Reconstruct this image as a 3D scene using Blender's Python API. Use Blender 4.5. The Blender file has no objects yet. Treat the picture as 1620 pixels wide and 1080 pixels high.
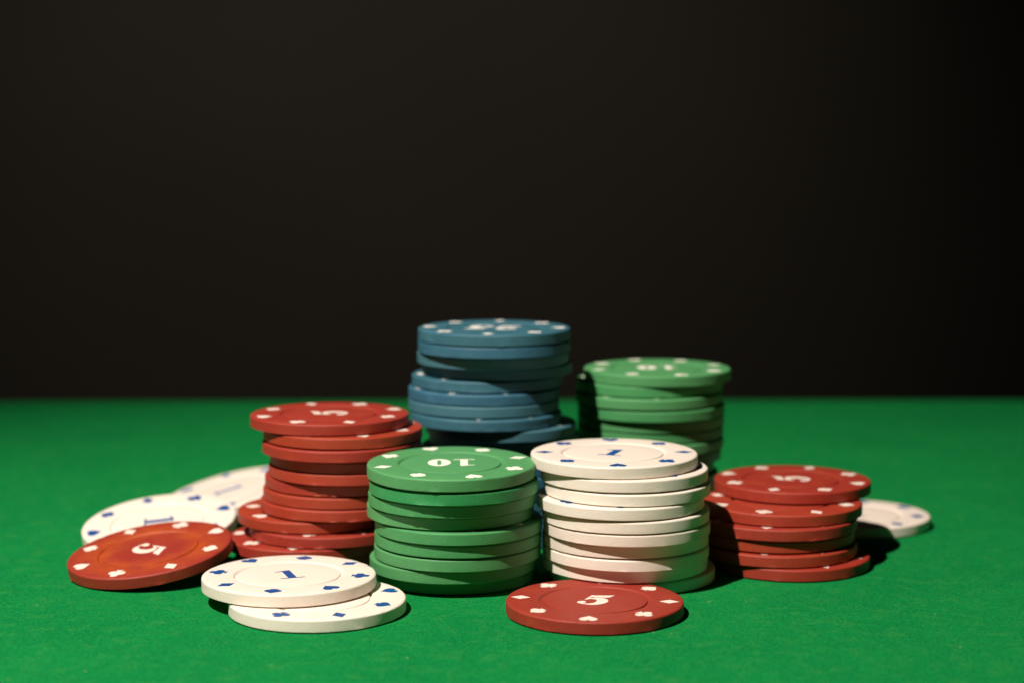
import bpy, bmesh, math, random
from mathutils import Vector, Matrix, Euler, noise

random.seed(11)
scene = bpy.context.scene
COL = scene.collection
MM = 0.001
R = 20.0          # chip radius, mm
T = 3.15          # chip thickness, mm

# ------------------------------------------------------------------ camera
cam_d = bpy.data.cameras.new('camera')
cam = bpy.data.objects.new('camera', cam_d)
COL.objects.link(cam)
cam.location = (0, -0.450, 0.1077)
cam.rotation_euler = (math.radians(90 - 6.33), 0, 0)
cam_d.sensor_width = 36.0
cam_d.lens = 3000.0 / 1620.0 * 36.0
cam_d.clip_start = 0.01
cam_d.clip_end = 50
cam_d.dof.use_dof = True
cam_d.dof.focus_distance = 0.428
cam_d.dof.aperture_fstop = 10.0
cam_d.dof.aperture_blades = 0
scene.camera = cam

# ------------------------------------------------------------------ world, lamps, exposure
world = bpy.data.worlds.new('World')
scene.world = world
world.use_nodes = True
bg = world.node_tree.nodes['Background']
bg.inputs['Color'].default_value = (1.0, 0.86, 0.68, 1)
bg.inputs['Strength'].default_value = 0.006

def spot(name, loc, target, watts, size_deg, blend, radius, colour):
    d = bpy.data.lights.new(name, 'SPOT')
    d.energy = watts
    d.spot_size = math.radians(size_deg)
    d.spot_blend = blend
    d.shadow_soft_size = radius
    d.color = colour
    o = bpy.data.objects.new(name, d)
    COL.objects.link(o)
    o.location = loc
    o.rotation_euler = (Vector(target) - Vector(loc)).to_track_quat('-Z', 'Y').to_euler()
    return o

KEL, KAZ = math.radians(56), math.radians(53)      # height above the table; how far the lamp stands forward of straight left
KD = Vector((-math.cos(KAZ) * math.cos(KEL), -math.sin(KAZ) * math.cos(KEL), math.sin(KEL)))
key_target = Vector((-0.010, 0.010, 0.0))
spot('key_lamp', key_target + KD * 0.95, key_target, 66.5, 47, 1.0, 0.0095, (1.0, 0.915, 0.81))
spot('backdrop_lamp', (-0.30, 0.9, 1.15), (-0.24, 2.4, 0.14), 28, 69, 1.0, 0.1, (1.0, 0.86, 0.66))

scene.view_settings.view_transform = 'Standard'
scene.view_settings.look = 'None'
scene.view_settings.exposure = 0
scene.view_settings.gamma = 1
scene.cycles.max_bounces = 8
scene.cycles.diffuse_bounces = 5

# ------------------------------------------------------------------ materials
def new_mat(name):
    m = bpy.data.materials.new(name)
    m.use_nodes = True
    nt = m.node_tree
    return m, nt, nt.nodes['Principled BSDF']

def N(nt, t, **kw):
    n = nt.nodes.new(t)
    for k, v in kw.items():
        if k in ('operation', 'blend_type', 'data_type', 'feature', 'noise_dimensions'):
            setattr(n, k, v)
        else:
            n.inputs[k].default_value = v
    return n

def mixc(nt, fac, a, b, mode='MIX'):
    n = nt.nodes.new('ShaderNodeMix')
    n.data_type = 'RGBA'
    n.blend_type = mode
    for i, v in ((0, fac), (6, a), (7, b)):
        if hasattr(v, 'is_output'):
            nt.links.new(v, n.inputs[i])
        else:
            n.inputs[i].default_value = v
    return n.outputs[2]

def ramp(nt, src, p0, p1, c0=(0, 0, 0, 1), c1=(1, 1, 1, 1)):
    n = nt.nodes.new('ShaderNodeValToRGB')
    n.color_ramp.elements[0].position = p0
    n.color_ramp.elements[1].position = p1
    n.color_ramp.elements[0].color = c0
    n.color_ramp.elements[1].color = c1
    nt.links.new(src, n.inputs[0])
    return n.outputs[0]

def chip_material(name, speck, speck_amt, dirt, dirt_amt, rough=0.5):
    """moulded plastic: colour comes from the chip itself (object colour), with grain, scuffs and grime"""
    m, nt, b = new_mat(name)
    L = nt.links.new
    oi = nt.nodes.new('ShaderNodeObjectInfo')
    tc = nt.nodes.new('ShaderNodeTexCoord')
    off = nt.nodes.new('ShaderNodeVectorMath'); off.operation = 'ADD'
    mul = nt.nodes.new('ShaderNodeMath'); mul.operation = 'MULTIPLY'; mul.inputs[1].default_value = 3.0
    L(oi.outputs['Random'], mul.inputs[0])
    L(tc.outputs['Object'], off.inputs[0]); L(mul.outputs[0], off.inputs[1])
    fine = N(nt, 'ShaderNodeTexNoise', Scale=4200.0, Detail=2.0, Roughness=0.7)
    L(off.outputs[0], fine.inputs['Vector'])
    mid = N(nt, 'ShaderNodeTexNoise', Scale=170.0, Detail=5.0, Roughness=0.65)
    L(off.outputs[0], mid.inputs['Vector'])
    c = mixc(nt, ramp(nt, fine.outputs[0], 0.56, 0.74), oi.outputs['Color'], speck)
    n_ = nt.nodes.new('ShaderNodeMix'); n_.data_type = 'RGBA'
    n_.inputs[0].default_value = speck_amt
    L(oi.outputs['Color'], n_.inputs[6]); L(c, n_.inputs[7])
    d = ramp(nt, mid.outputs[0], 0.50, 0.78)
    dm = nt.nodes.new('ShaderNodeMath'); dm.operation = 'MULTIPLY'; dm.inputs[1].default_value = dirt_amt
    L(d, dm.inputs[0])
    c2 = mixc(nt, dm.outputs[0], n_.outputs[2], dirt)
    L(c2, b.inputs['Base Color'])
    rr = nt.nodes.new('ShaderNodeMapRange')
    rr.inputs['To Min'].default_value = rough - 0.08
    rr.inputs['To Max'].default_value = rough + 0.14
    L(mid.outputs[0], rr.inputs['Value']); L(rr.outputs[0], b.inputs['Roughness'])
    b.inputs['Specular IOR Level'].default_value = 0.42
    bp = N(nt, 'ShaderNodeBump', Strength=0.9, Distance=0.00011)
    L(fine.outputs[0], bp.inputs['Height'])
    bp2 = N(nt, 'ShaderNodeBump', Strength=0.25, Distance=0.0003)
    L(mid.outputs[0], bp2.inputs['Height']); L(bp.outputs[0], bp2.inputs['Normal'])
    L(bp2.outputs[0], b.inputs['Normal'])
    return m

MAT = {
    'red':   chip_material('red_plastic', (0.50, 0.09, 0.05, 1), 0.4, (0.36, 0.060, 0.012, 1), 0.5),
    'green': chip_material('green_plastic', (0.20, 0.46, 0.22, 1), 0.5, (0.08, 0.30, 0.11, 1), 0.5),
    'blue':  chip_material('blue_plastic', (0.10, 0.27, 0.36, 1), 0.35, (0.06, 0.19, 0.27, 1), 0.5),
    'white': chip_material('cream_plastic', (0.78, 0.68, 0.52, 1), 0.25, (0.74, 0.60, 0.45, 1), 0.35, 0.42),
}

worn = chip_material('worn_red_plastic', (0.50, 0.09, 0.05, 1), 0.4, (0.36, 0.060, 0.012, 1), 0.8)
nt = worn.node_tree
b = nt.nodes['Principled BSDF']
src = b.inputs['Base Color'].links[0].from_socket
tc = nt.nodes.new('ShaderNodeTexCoord')
ln = nt.nodes.new('ShaderNodeVectorMath'); ln.operation = 'LENGTH'
nz = N(nt, 'ShaderNodeTexNoise', Scale=210.0, Detail=5.0, Roughness=0.7)
flat_ = nt.nodes.new('ShaderNodeVectorMath'); flat_.operation = 'MULTIPLY'; flat_.inputs[1].default_value = (1, 1, 0)
nt.links.new(tc.outputs['Object'], flat_.inputs[0]); nt.links.new(flat_.outputs[0], ln.inputs[0])
nt.links.new(tc.outputs['Object'], nz.inputs['Vector'])
ring = nt.nodes.new('ShaderNodeValToRGB')
el = ring.color_ramp.elements
el[0].position, el[0].color = .0105, (0, 0, 0, 1)
el[1].position, el[1].color = .0200, (0, 0, 0, 1)
for p_, v_ in ((.0122, 1.0), (.0140, .75), (.0165, .25)):
    e_ = el.new(p_); e_.color = (v_, v_, v_, 1)
nt.links.new(ln.outputs['Value'], ring.inputs[0])
wm = nt.nodes.new('ShaderNodeMath'); wm.operation = 'MULTIPLY'
nt.links.new(ring.outputs[0], wm.inputs[0]); nt.links.new(ramp(nt, nz.outputs[0], 0.30, 0.62), wm.inputs[1])
nt.links.new(mixc(nt, wm.outputs[0], src, (0.47, 0.080, 0.008, 1)), b.inputs['Base Color'])

def ink(name, col, chip):
    m, nt, b = new_mat(name)
    tc = nt.nodes.new('ShaderNodeTexCoord')
    n = N(nt, 'ShaderNodeTexNoise', Scale=900.0, Detail=4.0, Roughness=0.7)
    nt.links.new(tc.outputs['Object'], n.inputs['Vector'])
    c = mixc(nt, ramp(nt, n.outputs[0], 0.55, 0.85), (*col, 1), (*chip, 1))
    nt.links.new(c, b.inputs['Base Color'])
    b.inputs['Roughness'].default_value = 0.5
    return m

INK = {
    'red':   ink('white_ink_on_red', (0.78, 0.66, 0.58), (0.66, 0.40, 0.33)),
    'green': ink('white_ink_on_green', (0.82, 0.80, 0.70), (0.70, 0.74, 0.60)),
    'blue':  ink('white_ink_on_blue', (0.78, 0.74, 0.68), (0.60, 0.64, 0.64)),
    'white': ink('blue_ink', (0.001, 0.062, 0.25), (0.004, 0.080, 0.27)),
}

# felt
felt, nt, b = new_mat('green_felt')
L = nt.links.new
tc = nt.nodes.new('ShaderNodeTexCoord')
big = N(nt, 'ShaderNodeTexNoise', Scale=26.0, Detail=6.0, Roughness=0.6)
midn = N(nt, 'ShaderNodeTexNoise', Scale=210.0, Detail=5.0, Roughness=0.7, Distortion=0.6)
fib = N(nt, 'ShaderNodeTexNoise', Scale=1750.0, Detail=4.0, Roughness=0.75, Distortion=1.2)
for n in (big, midn, fib):
    L(tc.outputs['Object'], n.inputs['Vector'])
c = mixc(nt, ramp(nt, big.outputs[0], 0.35, 0.7), (0.001, 0.185, 0.042, 1), (0.004, 0.225, 0.048, 1))
c = mixc(nt, ramp(nt, midn.outputs[0], 0.50, 0.80), c, (0.034, 0.245, 0.050, 1))
c = mixc(nt, ramp(nt, fib.outputs[0], 0.46, 0.72), c, (0.020, 0.320, 0.085, 1))
c = mixc(nt, ramp(nt, fib.outputs[0], 0.30, 0.44, (1, 1, 1, 1), (0, 0, 0, 1)), c, (0.001, 0.085, 0.016, 1))
vor = N(nt, 'ShaderNodeTexVoronoi', Scale=95.0)
L(tc.outputs['Object'], vor.inputs['Vector'])
c = mixc(nt, ramp(nt, vor.outputs['Distance'], 0.022, 0.05, (0.6, 0.6, 0.6, 1), (0, 0, 0, 1)), c, (0.22, 0.36, 0.16, 1))
L(c, b.inputs['Base Color'])
b.inputs['Roughness'].default_value = 0.95
b.inputs['Specular IOR Level'].default_value = 0.04
bp = N(nt, 'ShaderNodeBump', Strength=1.0, Distance=0.0004)
L(fib.outputs[0], bp.inputs['Height'])
bp2 = N(nt, 'ShaderNodeBump', Strength=0.5, Distance=0.0008)
L(midn.outputs[0], bp2.inputs['Height']); L(bp.outputs[0], bp2.inputs['Normal'])
L(bp2.outputs[0], b.inputs['Normal'])

wallm, nt, b = new_mat('dark_painted_wall')
tc = nt.nodes.new('ShaderNodeTexCoord')
n = N(nt, 'ShaderNodeTexNoise', Scale=3.0, Detail=4.0, Roughness=0.5)
nt.links.new(tc.outputs['Object'], n.inputs['Vector'])
c = mixc(nt, ramp(nt, n.outputs[0], 0.3, 0.7), (0.050, 0.047, 0.042, 1), (0.056, 0.052, 0.046, 1))
nt.links.new(c, b.inputs['Base Color'])
b.inputs['Roughness'].default_value = 0.9

# ------------------------------------------------------------------ helpers
def link_mesh(name, me, mat=None, parent=None):
    o = bpy.data.objects.new(name, me)
    COL.objects.link(o)
    if mat and not me.materials:
        me.materials.append(mat)
    if parent:
        o.parent = parent
    return o

def bm_mesh(name, bm, smooth_angle=None):
    me = bpy.data.meshes.new(name)
    bm.to_mesh(me); bm.free()
    if smooth_angle is not None:
        for p in me.polygons:
            p.use_smooth = True
        me.set_sharp_from_angle(angle=smooth_angle)
    return me

# ------------------------------------------------------------------ wall behind and table
bm = bmesh.new()
x0, x1, yw, z0, z1 = -2.6, 2.6, 2.40, -0.9, 2.2
vs = [bm.verts.new(v) for v in ((x0, yw, z0), (x1, yw, z0), (x1, yw, z1), (x0, yw, z1),
                               (x0, yw + .1, z0), (x1, yw + .1, z0), (x1, yw + .1, z1), (x0, yw + .1, z1))]
for f in ((0, 1, 2, 3), (5, 4, 7, 6), (4, 0, 3, 7), (1, 5, 6, 2), (3, 2, 6, 7), (4, 5, 1, 0)):
    bm.faces.new([vs[i] for i in f])
wall = link_mesh('wall', bm_mesh('wall', bm), wallm)
wall['kind'] = 'structure'
wall['label'] = 'dark brown grey wall out of focus behind the table'

bm = bmesh.new()
outline = [(-0.70, -0.62), (0.70, -0.62), (0.70, 0.318), (-0.70, 0.305)]
top = [bm.verts.new((x, y, 0)) for x, y in outline]
bot = [bm.verts.new((x, y, -0.03)) for x, y in outline]
bm.faces.new(top); bm.faces.new(bot[::-1])
for i in range(4):
    j = (i + 1) % 4
    bm.faces.new((top[i], bot[i], bot[j], top[j]))
rim = [e for e in bm.edges if all(abs(v.co.z) < 1e-6 for v in e.verts)]
bmesh.ops.bevel(bm, geom=rim, offset=0.006, segments=4, profile=0.5, affect='EDGES')
bmesh.ops.recalc_face_normals(bm, faces=bm.faces)
table = link_mesh('table_top', bm_mesh('table_top', bm), felt)
table['kind'] = 'structure'
table['label'] = 'table top covered in bright green felt under the chips'

# ------------------------------------------------------------------ chip meshes
SEG = 144
def chip_body_mesh(name, seed, flash):
    """lathed chip: recessed centre, ring groove, rounded rim, moulding flash along the lower edge"""
    prof = [(0.0, T - .10), (6.0, T - .10), (11.5, T - .10), (11.72, T - .14), (11.86, T - .50), (12.30, T - .52),
            (12.62, T - .12), (12.8, T - .02), (13.1, T), (16.5, T), (19.35, T), (19.62, T - .045), (19.84, T - .15), (19.96, T - .30),
            (20.0, T - .46), (20.0, T - .55), (20.0, T * .5), (20.0, .55), (19.99, .40), (19.84, .36), (19.50, .14), (19.2, .02), (10.0, .02), (0.0, .02)]
    bm = bmesh.new()
    rings = []
    for k, (r, z) in enumerate(prof):
        if r == 0:
            rings.append([bm.verts.new((0, 0, z * MM))])
            continue
        ring = []
        for i in range(SEG):
            a = 2 * math.pi * i / SEG
            p = Vector((math.cos(a) * 2.2, math.sin(a) * 2.2, seed * 7.3))
            rr, zz = r, z
            if k in (18, 19):       # lower edge: patches of flash
                n = noise.noise(p * .9) * .8 + .35 * noise.noise(p * 9.0)
                fl = min(.5, max(0.0, n - .22)) * flash
                nub = max(0.0, noise.noise(p * 7.0 + Vector((3, 3, 3))) - .45)
                rr += fl * 0.42 * (.7 + .6 * noise.noise(p * 16.0)) + nub * .5 * flash
                zz -= fl * 0.12
            if k in (11, 12):       # upper edge: nicks
                n = noise.noise(p * 3.0 + Vector((5, 1, 2)))
                rr += max(0.0, n - .35) * 0.25 * flash
                zz -= max(0.0, -n - .42) * 0.35
            if 12 <= k <= 19:
                rr += noise.noise(p * .8 + Vector((0, 9, 0))) * .05
            ring.append(bm.verts.new((rr * math.cos(a) * MM, rr * math.sin(a) * MM, zz * MM)))
        rings.append(ring)
    for k in range(len(rings) - 1):
        A, B = rings[k], rings[k + 1]
        for i in range(SEG):
            j = (i + 1) % SEG
            if len(A) == 1:
                bm.faces.new((A[0], B[i], B[j]))
            elif len(B) == 1:
                bm.faces.new((A[i], B[0], A[j]))
            else:
                bm.faces.new((A[i], B[i], B[j], A[j]))
    bmesh.ops.recalc_face_normals(bm, faces=bm.faces)
    return bm_mesh(name, bm, math.radians(33))

def disc(cx, cy, r, n=14):
    return [(cx + r * math.cos(2 * math.pi * i / n), cy + r * math.sin(2 * math.pi * i / n)) for i in range(n)]

def flat_mesh(name, polys, zbase, thick=0.045):
    """thin printed inlay; each piece a hair higher than the one before so that none share a plane"""
    bm = bmesh.new()
    for k, poly in enumerate(polys):
        z1 = (zbase + thick - .012 + .004 * k) * MM
        z0 = (zbase - .06) * MM
        area = sum(poly[i][0] * poly[(i + 1) % len(poly)][1] - poly[(i + 1) % len(poly)][0] * poly[i][1] for i in range(len(poly)))
        if area < 0:
            poly = poly[::-1]
        t = [bm.verts.new((x * MM, y * MM, z1)) for x, y in poly]
        bt = [bm.verts.new((x * MM, y * MM, z0)) for x, y in poly]
        bm.faces.new(t)
        for i in range(len(poly)):
            j = (i + 1) % len(poly)
            bm.faces.new((t[i], bt[i], bt[j], t[j]))
    bm.normal_update()
    bmesh.ops.triangulate(bm, faces=[f for f in bm.faces if len(f.verts) > 4])
    return bm_mesh(name, bm)

def heart_poly(s):
    pts = []
    for i in range(28):
        a = 2 * math.pi * i / 28
        x = 16 * math.sin(a) ** 3
        y = 13 * math.cos(a) - 4 * math.cos(2 * a) - 2 * math.cos(3 * a) - math.cos(4 * a)
        pts.append((x / 34 * s, (y + 2.4) / 30 * s))
    return pts

def suit_polys(kind, s=4.3):
    if kind == 'heart':
        return [heart_poly(s)]
    if kind == 'diamond':
        return [[(0, .52 * s), (-.37 * s, 0), (0, -.52 * s), (.37 * s, 0)]]
    stem = [(-.06 * s, .05 * s), (.06 * s, .05 * s), (.10 * s, -.30 * s), (.24 * s, -.48 * s), (-.24 * s, -.48 * s), (-.10 * s, -.30 * s)]
    if kind == 'spade':
        return [[(x * .98, -y * .84 + .06 * s) for x, y in heart_poly(s)], stem]
    return [disc(0, .25 * s, .235 * s), disc(-.27 * s, -.07 * s, .235 * s), disc(.27 * s, -.07 * s, .235 * s), disc(0, .03 * s, .14 * s, 8), stem]

def stroke(path):
    """outline of a pen stroke with a width at every point: (x, y, width)"""
    l, r = [], []
    for i, (x, y, w) in enumerate(path):
        a = path[max(0, i - 1)]; c = path[min(len(path) - 1, i + 1)]
        dx, dy = c[0] - a[0], c[1] - a[1]
        d = math.hypot(dx, dy) or 1
        l.append((x - dy / d * w / 2, y + dx / d * w / 2)); r.append((x + dy / d * w / 2, y - dx / d * w / 2))
    return l + r[::-1]

def arc(cx, cy, rx, ry, a0, a1, w0, w1, n=16, wm=None):
    out = []
    for i in range(n + 1):
        u = i / n
        a = math.radians(a0 + (a1 - a0) * u)
        w = w0 + (w1 - w0) * u if wm is None else (w0 + (w1 - w0) * u) + (wm - (w0 + w1) / 2) * math.sin(math.pi * u) ** 1.3
        out.append((cx + rx * math.cos(a), cy + ry * math.sin(a), w))
    return out

def glyph(ch):
    if ch == '1':
        return [[(.34, .05), (.64, .05), (.64, 1.0), (.52, 1.0), (.08, .90), (.08, .855), (.34, .88)],
                [(.06, 0), (.92, 0), (.92, .065), (.06, .065)]], 0.98
    if ch == '0':
        n = 36
        quads = []
        outer = [(.46 + .46 * math.cos(2 * math.pi * i / n), .5 + .53 * math.sin(2 * math.pi * i / n)) for i in range(n)]
        inner = []
        for i in range(n):
            a = 2 * math.pi * i / n
            c_, s_ = math.cos(a), math.sin(a)
            inner.append((.46 + .085 * math.copysign(abs(c_) ** .5, c_), .5 + .36 * math.copysign(abs(s_) ** .6, s_)))
        # two halves so that each is a simple outline
        h = n // 2
        q = n // 4
        right = [outer[(-q + i) % n] for i in range(h + 1)] + [inner[(q - i) % n] for i in range(h + 1)]
        left = [outer[(q + i) % n] for i in range(h + 1)] + [inner[(-q - i) % n] for i in range(h + 1)]
        return [right, left], .98
    if ch == '5':
        return [[(.24, .99), (.30, .96), (.84, 1.03), (.90, 1.06), (.80, .80), (.66, .76), (.30, .78), (.27, .78)],
                [(.24, .985), (.30, .985), (.265, .52), (.17, .47)],
                stroke([(.18, .50, .05)] + arc(.42, .33, .30, .31, 118, -115, .08, .05, 22, .33)),
                stroke(arc(.36, .22, .26, .19, -75, -160, .05, .06, 8)),
                disc(.165, .20, .125, 16)], .92
    if ch == '2':
        return [disc(.22, .74, .14, 16),
                stroke(arc(.43, .70, .29, .28, 168, -38, .05, .20, 20, .22)),
                stroke([(.66, .55, .20), (.50, .38, .15), (.30, .22, .10), (.12, .10, .06)]),
                [(.08, 0), (.80, -.02), (.88, .30), (.82, .30), (.74, .20), (.40, .17), (.14, .13)]], .94
    return [], 1

def number_polys(text, h, wide=1.0, slant=0.0):
    polys, x = [], 0.0
    for ch in text:
        g, adv = glyph(ch)
        for p in g:
            polys.append([(x + px, py) for px, py in p])
        x += adv + .04
    w = x - .04
    return [[((px - w / 2 + slant * (py - .5)) * h * wide, (py - .5) * h) for px, py in p] for p in polys]

NUM = {'red': ('5', 8.4, .93, .18), 'green': ('10', 7.6, .78, 0), 'blue': ('25', 8.6, .86, .1), 'white': ('1', 7.8, .84, .0)}
SUITS = ['heart', 'club', 'diamond', 'spade']
BODY = {}
MARK = {}
for colr in ('red', 'green', 'blue', 'white'):
    BODY[colr] = []
    for v in range(3):
        me = chip_body_mesh('chip_body', v + 3 * len(BODY), {'red': 1.0, 'green': .8, 'blue': .7, 'white': .8}[colr] * (.5, 1.0, 1.5)[v])
        me.materials.append(MAT[colr])
        BODY[colr].append(me)
    for s in SUITS:
        me = flat_mesh(s, suit_polys(s), T)
        me.materials.append(INK[colr]); MARK[colr, s] = me
    t_, h_, w_, sl = NUM[colr]
    me = flat_mesh('number', number_polys(t_, h_, w_, sl), T - .10)
    me.materials.append(INK[colr]); MARK[colr, 'number'] = me

wme = chip_body_mesh('chip_body', 5, 1.0)
wme.materials.append(worn)
BODY['worn'] = [wme]
glare_washed = ink('glare_washed_blue_ink', (0.12, 0.17, 0.38), (0.45, 0.45, 0.48))  # paler blue: highlight glare and blur over the rear chip's marks, painted in
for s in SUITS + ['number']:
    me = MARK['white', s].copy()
    me.materials[0] = glare_washed
    MARK['glare_washed', s] = me
    me = MARK['red', s].copy()
    me.materials[0] = INK['red']
    MARK['worn', s] = me

SHADES = {
    'red': [(0.305, 0.026, 0.014), (0.325, 0.032, 0.014), (0.290, 0.026, 0.015), (0.315, 0.033, 0.012)],
    'green': [(0.050, 0.250, 0.080), (0.070, 0.265, 0.092), (0.048, 0.240, 0.082), (0.022, 0.240, 0.070)],
    'blue': [(0.031, 0.118, 0.160), (0.026, 0.108, 0.170), (0.044, 0.138, 0.172)],
    'white': [(0.79, 0.695, 0.61), (0.80, 0.71, 0.625), (0.79, 0.68, 0.60)],
}
GROUP = {'red': 'red poker chips', 'green': 'green poker chips', 'blue': 'blue poker chips', 'white': 'white poker chips'}
count = [0]

def make_chip(colr, loc, heart_deg, label, number_deg=None, above=None, roll=0.0, pitch=0.0, thick=1.0, shade=None, variant=None, look=None):
    """loc in mm: x, y and the underside's z; above = (x, y) of the chip lying on it, hides the marks under it"""
    i = count[0]; count[0] += 1
    tilt = Euler((math.radians(pitch), -math.radians(roll), 0)).to_matrix()
    low = max(-(tilt @ Vector((R * math.cos(k * .1), R * math.sin(k * .1), 0))).z for k in range(63)) if roll or pitch else 0
    loc = (loc[0], loc[1], loc[2] + low)          # lowest point of its edge rests on what is below
    root = bpy.data.objects.new('poker_chip', None)
    COL.objects.link(root)
    root.empty_display_size = .005
    root.location = (loc[0] * MM, loc[1] * MM, loc[2] * MM)
    root.rotation_euler = (math.radians(pitch), -math.radians(roll), 0)
    root.scale = (1, 1, thick)
    root['label'] = label
    root['category'] = 'poker chip'
    root['group'] = GROUP[colr]
    v = random.randrange(3) if variant is None else variant
    body = link_mesh('chip_body', BODY['worn'][0] if look == 'worn' else BODY[colr][v], None, root)
    body.rotation_euler = (0, 0, random.uniform(0, 6.28))
    sh = SHADES[colr][random.randrange(len(SHADES[colr])) if shade is None else shade]
    k = random.uniform(.95, 1.05)
    body.color = (sh[0] * k, sh[1] * k, sh[2] * k, 1)
    for j in range(8):
        a = math.radians(heart_deg + 45 * j)
        if above is not None:
            ox, oy = loc[0] + 19.2 * math.cos(a), loc[1] + 19.2 * math.sin(a)
            if math.hypot(ox - above[0], oy - above[1]) < R + .1:
                continue
        s = SUITS[j % 4]
        o = link_mesh(s, MARK[look or colr, s], None, root)
        o.location = (16.75 * math.cos(a) * MM, 16.75 * math.sin(a) * MM, 0)
        o.rotation_euler = (0, 0, a - math.pi / 2)
    if number_deg is not None:
        o = link_mesh('number', MARK[look or colr, 'number'], None, root)
        o.rotation_euler = (0, 0, math.radians(number_deg - 90))
    return root

ORD = ['topmost', 'second', 'third', 'fourth', 'fifth', 'sixth', 'seventh', 'eighth', 'ninth', 'tenth', 'eleventh', 'twelfth',
       'thirteenth', 'fourteenth', 'fifteenth', 'sixteenth', 'seventeenth', 'eighteenth']

def stack(colr, where, spots, t, hearts, top_number, top_label, notes, top_tilt=(0, 0), shades=None):
    n = len(spots)
    for i, (x, y) in enumerate(spots):
        z = (n - 1 - i) * t
        if i == 0:
            label = top_label
        elif i == n - 1:
            label = 'lowest %s chip of the %s, flat on the felt' % (colr, where)
        else:
            label = '%s %s chip from the top of the %s' % (ORD[i], colr, where)
        if i in notes:
            label = notes[i]
        roll, pitch = top_tilt if i == 0 else (random.uniform(-.22, .22), random.uniform(-.22, .22)) if i < n - 1 else (0, 0)
        make_chip(colr, (x, y, z), hearts.get(i, random.uniform(0, 360)), label,
                  top_number if i == 0 else None, spots[i - 1] if i else None, roll, pitch, t / T * (.985 if 0 < i < n - 1 else 1),
                  None if not shades else shades.get(i))

def jig(x, y, n, s=1.2):
    return [(x + random.uniform(-s, s), y + random.uniform(-s, s)) for _ in range(n)]

# front green stack: nine chips
stack('green', 'front green stack',
      [(-14.4, -5.8), (-13.9, -5.4), (-14.3, -3.8), (-14.8, -1.7), (-12.8, -3.2), (-13.0, -2.3), (-13.1, -2.0), (-14.3, -0.9), (-14.0, 3.0)],
      3.24, {0: 109, 4: 11.5, 7: 175}, 272,
      'green chip marked with an upside-down white 10 topping the front green stack',
      {7: 'eighth green chip from the top of the front green stack, jutting out left',
       8: 'lowest green chip of the front green stack, in shadow on the felt'}, (0, 1.6),
      shades={0: 1, 1: 3, 2: 0, 3: 1, 4: 0, 5: 0, 6: 1, 7: 1, 8: 2})
# white stack: ten chips
stack('white', 'white stack',
      [(24.5, -0.3), (26.9, -1.3), (27.6, -1.4), (25.9, -2.7), (27.2, -2.5), (27.5, -2.4), (27.3, -0.7), (27.4, -0.7), (27.3, 1.0), (29.3, 2.6)],
      3.10, {0: 90, 1: -7, 3: 42}, 69,
      'cream white chip with a blue 1 on top of the tall white stack',
      {5: 'sixth white chip from the top of the white stack, with a ragged lower edge',
       9: 'lowest white chip of the white stack, green tinted on the felt'}, (0, 0.6))
# tall blue stack: eighteen chips
stack('blue', 'tall blue stack',
      [(-4.7, 46.4), (-4.7, 46.5), (-5.1, 49.1), (-4.1, 52.1), (-6.6, 51.2), (-7.5, 49.3), (-7.5, 49.1), (-6.9, 47.3), (-2.9, 49.1),
       (-2.2, 51.5), (-4.2, 50.5)] + jig(-2.0, 50.5, 7, .9),
      3.13, {0: 175, 4: 8, 5: 19, 7: -5, 8: 15}, 262,
      'blue chip with a white 25 on top of the tallest stack',
      {3: 'fourth blue chip from the top of the tall stack, jutting right in shade',
       8: 'ninth blue chip from the top of the tall stack, sticking out right'},
      shades={0: 0, 1: 1, 2: 2, 5: 1, 6: 2, 7: 0})
# left red stack: twelve chips
stack('red', 'left red stack',
      [(-46.2, 25.8), (-42.7, 23.7), (-42.9, 23.1), (-41.2, 25.0), (-41.6, 24.9), (-42.8, 26.8), (-43.3, 26.5), (-44.0, 26.1),
       (-49.9, 27.2), (-46.6, 24.4), (-52.0, 23.0), (-49.0, 28.0)],
      3.07, {0: 202, 1: 22, 8: 41, 9: 33, 10: 175}, 190,
      'red chip with a white 5 topping the left red stack, jutting out left',
      {1: 'second red chip from the top of the left red stack, jutting right with rough edge',
       8: 'ninth red chip from the top of the left red stack, sticking far out left',
       10: 'eleventh red chip of the left red stack, jutting left beside the leaning chip'})
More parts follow.
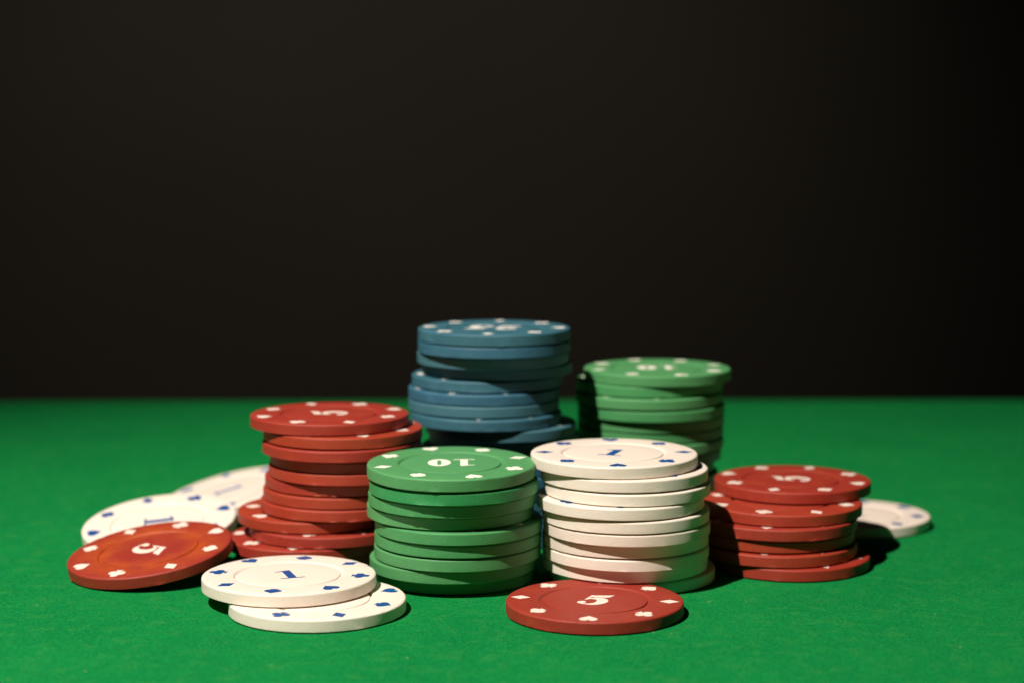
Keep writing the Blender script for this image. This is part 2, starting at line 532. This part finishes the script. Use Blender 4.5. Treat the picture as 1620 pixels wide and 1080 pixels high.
# right red stack: six chips
stack('red', 'right red stack',
      [(72.2, 31.6), (67.8, 19.4), (66.1, 17.0), (65.7, 18.1), (66.1, 16.6), (69.2, 15.7)],
      3.15, {0: 156, 1: 22, 2: -15, 5: 22}, 182,
      'red chip with a white 5 set back on top of the right red stack',
      {1: 'second red chip of the right red stack, bright red with its front marks showing',
       5: 'lowest red chip of the right red stack, jutting right on the felt'},
      shades={0: 0, 1: 1, 2: 2, 3: 3, 4: 1, 5: 0})
# rear green stack: fourteen chips
stack('green', 'rear green stack',
      [(39.7, 64.5), (37.6, 65.2), (37.3, 63.5), (38.0, 63.6), (38.1, 65.2), (38.0, 65.6), (38.0, 65.0), (37.4, 65.3)] + jig(36.0, 65.5, 6, .7),
      3.12, {0: 107, 2: 3}, 270,
      'green chip with an upside-down white 10 on top of the rear green stack',
      {2: 'third green chip of the rear green stack, white marks showing along its front'},
      shades={0: 1, 1: 0, 2: 1, 3: 0, 4: 1, 5: 0})
# loose chips
make_chip('red', (18.6, -32.6, 0), 83, 'single red chip with a white 5 lying flat in front', 82, shade=2, variant=1)
make_chip('white', (-43.9, -30.8, 0), 22, 'white chip flat on the felt under another white chip at front left', 70, above=(-51.4, -20.8))
make_chip('white', (-51.4, -21.2, T), 129, 'white chip with a blue 1 lying atop another white chip in front', 110)
make_chip('white', (94.9, 64.4, 0), 30, 'white chip lying alone behind the right red stack', 80)
make_chip('red', (-88.2, 5.4, .02), 27, 'worn orange-red chip with a sideways white 5 leaning by the left red stack', -18, roll=6.5, pitch=7.0, shade=2, look='worn')
make_chip('white', (-92.0, 38.0, .02), 20, 'tilted white chip behind the leaning red chip at far left', 8, roll=4.0, pitch=9.5)
make_chip('white', (-79.0, 75.5, .02), 10, 'blurred white chip tilted up behind the left red stack', 20, roll=12.2, pitch=5.5, look='glare_washed')
make_chip('white', (-50.5, 80.0, T), 10, 'upper white chip hidden behind the left red stack', None)
make_chip('white', (-49.5, 80.5, 0), 40, 'lower white chip hidden behind the left red stack', None, above=(-50.5, 80))
